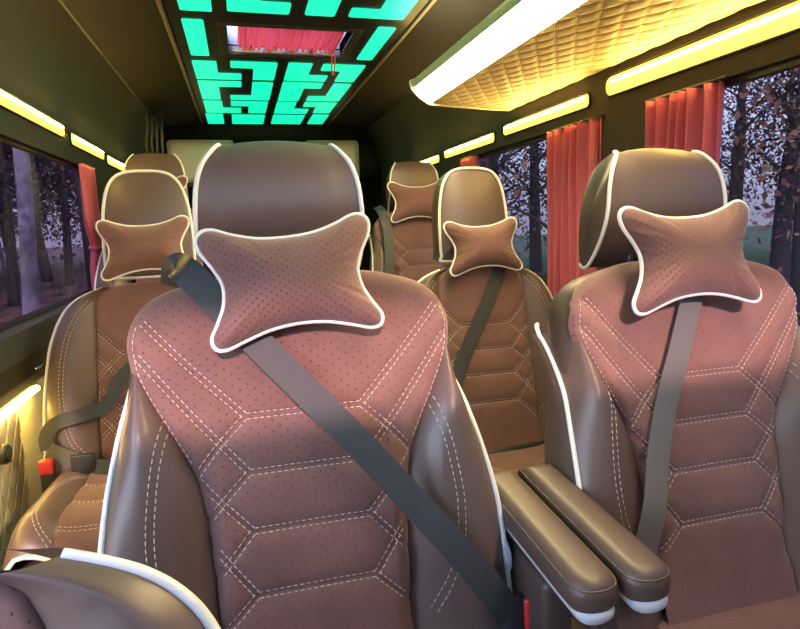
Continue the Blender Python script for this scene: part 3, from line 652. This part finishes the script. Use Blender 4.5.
# overhead rack -------------------------------------------------------
t = thing('overhead_rack', 'long overhead luggage rack with glowing edge and quilted underside on the right', 'rack', (0, 0, 0))
y0, y1 = .12, 2.262
mb = MB(); lt = [(.680, 1.606), (.740, 1.553)]
n_ = np.array([-.66, -.75]); n_ /= np.linalg.norm(n_)
pr = cat([(.681, 1.606), (.700, 1.585), (.722, 1.566), (.741, 1.552)], 4); lens = [(p[0], p[1]) for p in pr] + [(.752, 1.568), (.69, 1.618)]
loft(mb, [[(q[0], yy, q[1]) for q in lens] for yy in (y0, y1 - .006)], True, (True, True)); mb.build('light_lens', WLED, t, sharp=30)
mb = MB(); quilt(mb, lambda a, b, k: (.745 + b, y0 + a, 1.552 - (.552 - .537) * b / .345 - k), 520, 90, (.10, .058), y1 - y0 - .01, .345, .0026)
mb.build('quilted_underside', RACKQ, t)
mb = MB()
for k in range(-8, 40):
    for sgn in (1, -1):
        pts = []
        for b in np.linspace(0, .345, 40):
            a = (k - sgn * b / .058) * .10
            if 0 <= a <= y1 - y0 - .01: pts.append((.745 + b, y0 + a, 1.5518 - .015 * b / .345))
        if len(pts) > 3: tube(mb, pts, .0009, False, 5)
mb.build('stitching', RACKQ, t)
mb = MB(); box(mb, (.75, y0, 1.556), (1.095, y1 - .005, 1.572), bev=.004); mb.build('shelf_board', WALL, t)
mb = MB(); lip = [(.683, 1.606), (.674, 1.612), (.668, 1.630), (.676, 1.634), (.69, 1.620)]
loft(mb, [[(q[0], yy, q[1]) for q in lip] for yy in (y0, y1)], True, (True, True)); mb.build('front_lip', ACRYL, t, sharp=40)
mb = MB(); ep = round_poly([(.664, 1.636), (.668, 1.606), (.700, 1.572), (.742, 1.546), (1.09, 1.530), (1.09, 1.575), (.78, 1.585), (.70, 1.625), (.68, 1.642)], .012)
loft(mb, [[(q[0], yy, q[1]) for q in ep] for yy in (y1 - .006, y1 + .008)], True, (True, True)); mb.build('end_cap', mat('ivory_end_cap', (.5, .46, .34), .4), t, sharp=40)

# turquoise ceiling panel --------------------------------------------
t = thing('ceiling_light_panel', 'black ceiling panel with glowing turquoise maze-shaped lights', 'ceiling light', (.2425, 2.6, 1.852))
mb = MB()
for lo, hi in (((-.19, .6), (HX0, 4.545)), ((HX1, .6), (.675, 4.545)), ((HX0, .6), (HX1, HY0)), ((HX0, HY1), (HX1, 4.545))): box(mb, (lo[0] - .2425, lo[1] - 2.6, -.010), (hi[0] - .2425, hi[1] - 2.6, -.001))
mb.build('panel', GLOSSBLK, t, smooth=False)
c1 = lambda a, b, c, d, y0, ym, y1: [(a, y0), (b, y0), (b, ym), (c, ym), (c, y1), (a, y1)]
tiles = []
def quad(x0, x1, y0, y1): return [(x0, y0), (x1, y0), (x1, y1), (x0, y1)]
def Lq(xa, xb, xc, ya, yb, yc, kind):
    # kind 1: narrow towards the camera, wide at the far end, upright on xa; kind 2: wide near, narrow far
    if kind == 1: return [(xa, ya), (xb, ya), (xb, yb), (xc, yb), (xc, yc), (xa, yc)]
    return [(xa, ya), (xc, ya), (xc, yb), (xb, yb), (xb, yc), (xa, yc)]
tiles += [Lq(-.155, -.05, .06, 2.89, 3.10, 3.215, 1), Lq(.22, .115, .01, 2.88, 2.985, 3.205, 2), Lq(.27, .38, .48, 2.87, 3.085, 3.20, 1), Lq(.63, .53, .43, 2.87, 2.985, 3.195, 2)]
tiles += [Lq(-.155, -.055, .06, 3.26, 3.375, 3.70, 2), Lq(.22, .115, .0, 3.265, 3.59, 3.70, 1), Lq(.27, .39, .48, 3.24, 3.365, 3.70, 2), Lq(.63, .535, .435, 3.245, 3.565, 3.685, 1)]
tiles += [Lq(-.155, -.05, .06, 3.75, 3.955, 4.11, 1), Lq(.215, .105, .0, 3.75, 3.885, 4.105, 2), Lq(.27, .385, .48, 3.745, 3.95, 4.11, 1), Lq(.63, .52, .435, 3.735, 3.865, 4.07, 2)]
tiles += [quad(-.165, -.055, 4.16, 4.535), quad(.0, .215, 4.18, 4.53), quad(.27, .48, 4.17, 4.515), quad(.53, .64, 4.14, 4.50)]
tiles += [quad(-.15, -.075, 2.345, 2.80), quad(.565, .635, 2.32, 2.77)]
tiles += [quad(-.145, -.04, 1.98, 2.25), Lq(.01, .115, .22, 1.90, 2.13, 2.235, 1), quad(.275, .38, 1.98, 2.23), Lq(.635, .53, .43, 1.90, 2.14, 2.225, 1)]
for yb in (1.50, 1.08, .66):
    tiles += [Lq(-.15, -.05, .06, yb, yb + .11, yb + .36, 2), Lq(.22, .115, .01, yb, yb + .25, yb + .36, 1), Lq(.27, .39, .48, yb, yb + .11, yb + .36, 2), Lq(.63, .535, .435, yb, yb + .25, yb + .36, 1)]
for q in tiles:
    mb = MB(); prism(mb, [(p[0] - .2425, p[1] - 2.6) for p in round_poly(q, .010)], -.0135, -.0095); mb.build('light_tile', GREEN, t, smooth=False)
# roof hatch with its little curtain
t = thing('roof_hatch', 'roof hatch in the middle of the turquoise ceiling lights', 'hatch', (.245, 2.58, 1.852))
mb = MB(); w, d = .245, .185
for lo, hi in (((-w - .03, -d - .03), (w + .03, -d + .004)), ((-w - .03, d - .004), (w + .03, d + .03)), ((-w - .03, -d), (-w + .006, d)), ((w - .006, -d), (w + .03, d))): box(mb, (*lo, -.012), (*hi, -.006), bev=.002)
mb.build('hatch_frame', BLACKPL, t); mb = MB()
for lo, hi in (((-w - .01, -d - .01), (w + .01, -d + .0)), ((-w - .01, d), (w + .01, d + .01)), ((-w - .01, -d), (-w, d)), ((w, -d), (w + .01, d))): box(mb, (*lo, -.01), (*hi, .10))
mb.build('sleeve', GREYPL, t)
mb = MB(); box(mb, (-w - .01, -d - .01, .10), (w + .01, d + .01, .106)); mb.build('hatch_glass', HATCHG, t, smooth=False)
t = thing('hatch_curtain', 'gathered salmon curtain drawn under the roof hatch glass', 'curtain', (.25, 2.58, 1.862))
xs = np.linspace(-.205, .205, 240); ys = np.linspace(-.178, .178, 14); V = []
for b in ys:
    for a in xs: V.append((a, b + .008 * math.sin(a * 70) * (b / .165), .008 * math.sin(a * 2 * PI / .021 + 2.2 * math.sin(a * 31)) + .004 * math.sin(a * 2 * PI / .05 + b * 9) - .008 * (1 - (b / .165) ** 2)))
mb = MB(); mb.add(V, gridf(14, 240)); o = mb.build('cloth', CURT, t)
so = o.modifiers.new('thick', 'SOLIDIFY'); so.thickness = .0015
mb = MB()
for b in (-.15, .15): tube(mb, [(-.245, b, .006), (0, b, .004), (.235, b, .006)], .003)
mb.build('wire', CHROME, t)
mb = MB(); tube(mb, cat([(.19, .12, -.005), (.192, .12, -.05), (.188, .118, -.09), (.194, .12, -.11), (.202, .122, -.08), (.205, .12, -.03), (.2, .12, .0)], 6), .0035); mb.build('pull_cord', CURT, t)

# side curtains -------------------------------------------------------
def curtain(label, x, sg, y0, y1, z0, z1, folds, group='salmon side curtains', amp=.019, pinch=None):
    t = thing('curtain', label, 'curtain', (x, (y0 + y1) / 2, z0), 0, group); l = y1 - y0; nu, nv = 160, 30; V = []
    for j in range(nv):
        h = j / (nv - 1)
        for i in range(nu):
            u = i / (nu - 1); ph = u * folds * 2 * PI
            k = 1. if pinch is None else 1 - .62 * math.exp(-((h - pinch) / .12) ** 2)
            V.append((sg * .005 + amp * math.sin(ph + .5 * math.sin(ph * .37)) + .003 * math.sin(ph * 2.3 + h * 4), (u - .5) * l * k + .004 * math.sin(h * 5 + u * 9), h * (z1 - z0)))
    mb = MB(); mb.add(V, gridf(nv, nu)); o = mb.build('cloth', CURT, t); so = o.modifiers.new('thick', 'SOLIDIFY'); so.thickness = .0015
    if pinch is not None:
        mb = MB(); tube(mb, [(.022 * math.cos(a), .23 * l * math.sin(a), pinch * (z1 - z0)) for a in np.linspace(0, 2 * PI, 24, endpoint=False)], .008, True); mb.build('tie_band', CURT, t)
    mb = MB(); tube(mb, [(sg * .005, -l / 2 - .02, z1 - z0 + .004), (sg * .005, 0, z1 - z0 + .004), (sg * .005, l / 2 + .02, z1 - z0 + .004)], .004); mb.build('curtain_wire', BLACKPL, t)
    return t
curtain('salmon curtain nearest the camera on the right, beside the big window', XR - .012, 1, 1.185, 1.42, .80, 1.40, 6)
curtain('bright salmon curtain on the right between the second row headrest and the front right headrest', XR - .012, 1, 1.655, 1.955, .80, 1.40, 6)
curtain('sliver of salmon curtain at the far edge of the second row window on the right', XR - .012, 1, 2.66, 2.82, .80, 1.40, 4)
curtain('tied salmon curtain at the far edge of the left window', XL + .014, -1, 2.615, 2.84, .80, 1.37, 5, pinch=.42, amp=.011)
curtain('salmon curtain at the near edge of the left window, mostly outside the picture', XL + .014, -1, 1.34, 1.585, .80, 1.37, 5, pinch=.42, amp=.011)

# dark hanging jacket-like cables at the rear left
t = thing('cable_bundle', 'dark hanging cables in the rear left corner by the ceiling', 'cable', (-.47, 3.7, 1.5))
for k in range(4):
    mb = MB(); tube(mb, cat([(.0 + k * .025, .02 * k, .27), (.004 + k * .025, .0, .18), (-.01 + k * .028, .01, .08), (.008 + k * .02, .0, -.05)], 6), .009); mb.build('cable', BLACKPL, t)

# ------------------------------------------------------------------ outside
mb = MB(); box(mb, (1.6, -30, -.72), (70, 60, -.70)); g = struct(mb.build('ground_right', GRASS))
mb = MB(); box(mb, (-70, -30, -.72), (1.6, 60, -.70)); prism(mb, [(-70, 3.), (-2.2, 3.), (-1.4, 60), (-70, 60)], -.71, -.10); g = struct(mb.build('ground_left', LITTER))
def tree_mesh(seed, H, r, bark, leaf, nleaf, spread, lean=0., nb=16):
    R = random.Random(seed); tr = MB(); tips = []
    path = cat([(R.uniform(-.05, .05), R.uniform(-.05, .05), 0), (lean * .3 + R.uniform(-.1, .1), R.uniform(-.1, .1), H * .3), (lean * .7 + R.uniform(-.2, .2), R.uniform(-.2, .2), H * .65), (lean + R.uniform(-.3, .3), R.uniform(-.3, .3), H)], 6)
    tube(tr, path, list(np.linspace(r, r * .25, len(path))), False, 10)
    for k in range(nb):
        i = R.randint(4 if nb > 8 else 12, len(path) - 2); p = path[i]; a = R.uniform(0, 2 * PI); l = R.uniform(.6, 1.) * spread
        q = cat([p, p + np.array([math.cos(a) * l * .4, math.sin(a) * l * .4, l * .35]), p + np.array([math.cos(a) * l, math.sin(a) * l, l * R.uniform(.3, .8)])], 5)
        tube(tr, q, list(np.linspace(r * .3, r * .06, len(q))), False, 6); tips += [q[-1], q[len(q) // 2]]
    lf = MB(); V, F = [], []
    for k in range(nleaf):
        c = tips[R.randrange(len(tips))] + np.array([R.gauss(0, spread * .28), R.gauss(0, spread * .28), R.gauss(0, spread * .28)]); s = R.uniform(.03, .075)
        a = np.array([R.gauss(0, 1) for _ in range(3)]); a /= np.linalg.norm(a); b = np.cross(a, [R.gauss(0, 1) for _ in range(3)]); b /= np.linalg.norm(b)
        o = len(V); V += [c - a * s, c + b * s * .6, c + a * s, c - b * s * .6]; F.append((o, o + 1, o + 2, o + 3))
    lf.add(V, F); return tr, lf
def tree(label, loc, proto, group, rz=0., sc_=1.):
    t = thing('tree', label, 'tree', loc, rz, group); t.scale = (sc_,) * 3
    for ch in proto.children: c = ch.copy(); COL.objects.link(c); c.parent = t
    return t
def proto_tree(label, loc, seed, H, r, bark, leaf, nleaf, spread, group, lean=0., nb=16):
    t = thing('tree', label, 'tree', loc, 0, group); a, b = tree_mesh(seed, H, r, bark, leaf, nleaf, spread, lean, nb); a.build('trunk', bark, t); b.build('foliage', leaf, t, smooth=False); return t
GZ = -.7; lr = 'rust-leaved roadside tree outside the right windows'; gR = 'trees outside the right windows'
pa = proto_tree(lr, (7.2, 5.2, GZ), 1, 7.5, .16, BARK, LEAFM, 2300, 1.5, gR, .5)
pb = proto_tree(lr, (8.6, 7.4, GZ), 2, 8.5, .13, BARK, LEAFM, 2300, 1.6, gR, -.4)
pc = proto_tree(lr, (10.5, 9.5, GZ), 3, 8., .20, BARK, LEAFD, 4200, 1.7, gR, .2)
R = random.Random(5); taken = [(7.2, 5.2), (8.6, 7.4), (10.5, 9.5)]; i = 0
def spread_out(a0, a1, d0, d1, n, gap, ox):
    k = 0
    for _ in range(4000):
        a = math.radians(R.uniform(a0, a1)); d = R.uniform(d0, d1); p = (d * math.cos(a) + ox, d * math.sin(a))
        if all(math.dist(p, q) > gap for q in taken):
            taken.append(p); k += 1; yield p
            if k == n: return
for i, p in enumerate(spread_out(16, 76, 8, 26, 40, 2.3, 1)): tree(lr, (*p, GZ), (pa, pb, pc)[i % 3], gR, R.uniform(0, 6.3), R.uniform(.8, 1.2))
ll = 'pale-trunked tree beyond the dusty left window'; gL = 'trees outside the left window'
pd = proto_tree(ll, (-1.80, 5.6, -.12), 11, 6.5, .075, BARKP, LEAFM, 250, 1.2, gL, .1, 4)
pe = proto_tree(ll, (-4.2, 9.2, -.12), 12, 7., .12, BARK, LEAFD, 5200, 1.8, gL, .3)
taken += [(-1.75, 5.4), (-4.2, 9.2)]
for i, p in enumerate(spread_out(96, 128, 7.5, 24, 32, 1.9, -.6)): tree(ll, (*p, -.12), (pe, pe, pd)[i % 3], gL, R.uniform(0, 6.3), R.uniform(.8, 1.2))

# ------------------------------------------------------------------ light, sky, camera
w = bpy.data.worlds.new('sky'); sc.world = w; w.use_nodes = True; nt = w.node_tree
bg = nt.nodes['Background']; tcw = nt.nodes.new('ShaderNodeTexCoord'); sx = nt.nodes.new('ShaderNodeSeparateXYZ'); nt.links.new(tcw.outputs['Generated'], sx.inputs[0])
rp = nt.nodes.new('ShaderNodeValToRGB'); e = rp.color_ramp.elements
e[0].position = .0; e[0].color = (.30, .30, .36, 1); e[1].position = .6; e[1].color = (.42, .56, .95, 1); k_ = e.new(.18); k_.color = (.70, .81, 1., 1)
nt.links.new(sx.outputs['Z'], rp.inputs[0]); nt.links.new(rp.outputs[0], bg.inputs[0]); bg.inputs[1].default_value = 6.0
s = bpy.data.lights.new('sun', 'SUN'); s.energy = 3.3; s.color = (1., .60, .58); s.angle = math.radians(2.2)
so = bpy.data.objects.new('sun', s); COL.objects.link(so)
from mathutils import Vector, Matrix
so.rotation_euler = Vector((.12, 1, -.50)).to_track_quat('-Z', 'Y').to_euler()
f = 588.; nv_ = lambda a: a / np.linalg.norm(a)
Yc = nv_(np.array([-160, -86.5, f])); Xc = np.array([2250, -165, f]); Xc = nv_(Xc / np.linalg.norm(Xc) - Yc * (Yc @ Xc / np.linalg.norm(Xc))); Zc = np.cross(Xc, Yc)
Rm = np.stack([Xc, Yc, Zc], 1)
cd = bpy.data.cameras.new('camera'); cam = bpy.data.objects.new('camera', cd); COL.objects.link(cam)
r0, u0, b0 = Rm[0], -Rm[1], -Rm[2]
cam.matrix_world = Matrix(((r0[0], u0[0], b0[0], 0), (r0[1], u0[1], b0[1], 0), (r0[2], u0[2], b0[2], 1.1), (0, 0, 0, 1)))
cd.sensor_fit = 'HORIZONTAL'; cd.sensor_width = 36; cd.lens = 36 * f / 800; cd.clip_start = .02
sc.camera = cam
vs = sc.view_settings; sc.display_settings.display_device = 'sRGB'; vs.view_transform = 'Standard'; vs.look = 'None'; vs.gamma = 1; vs.use_curve_mapping = False; vs.exposure = .78
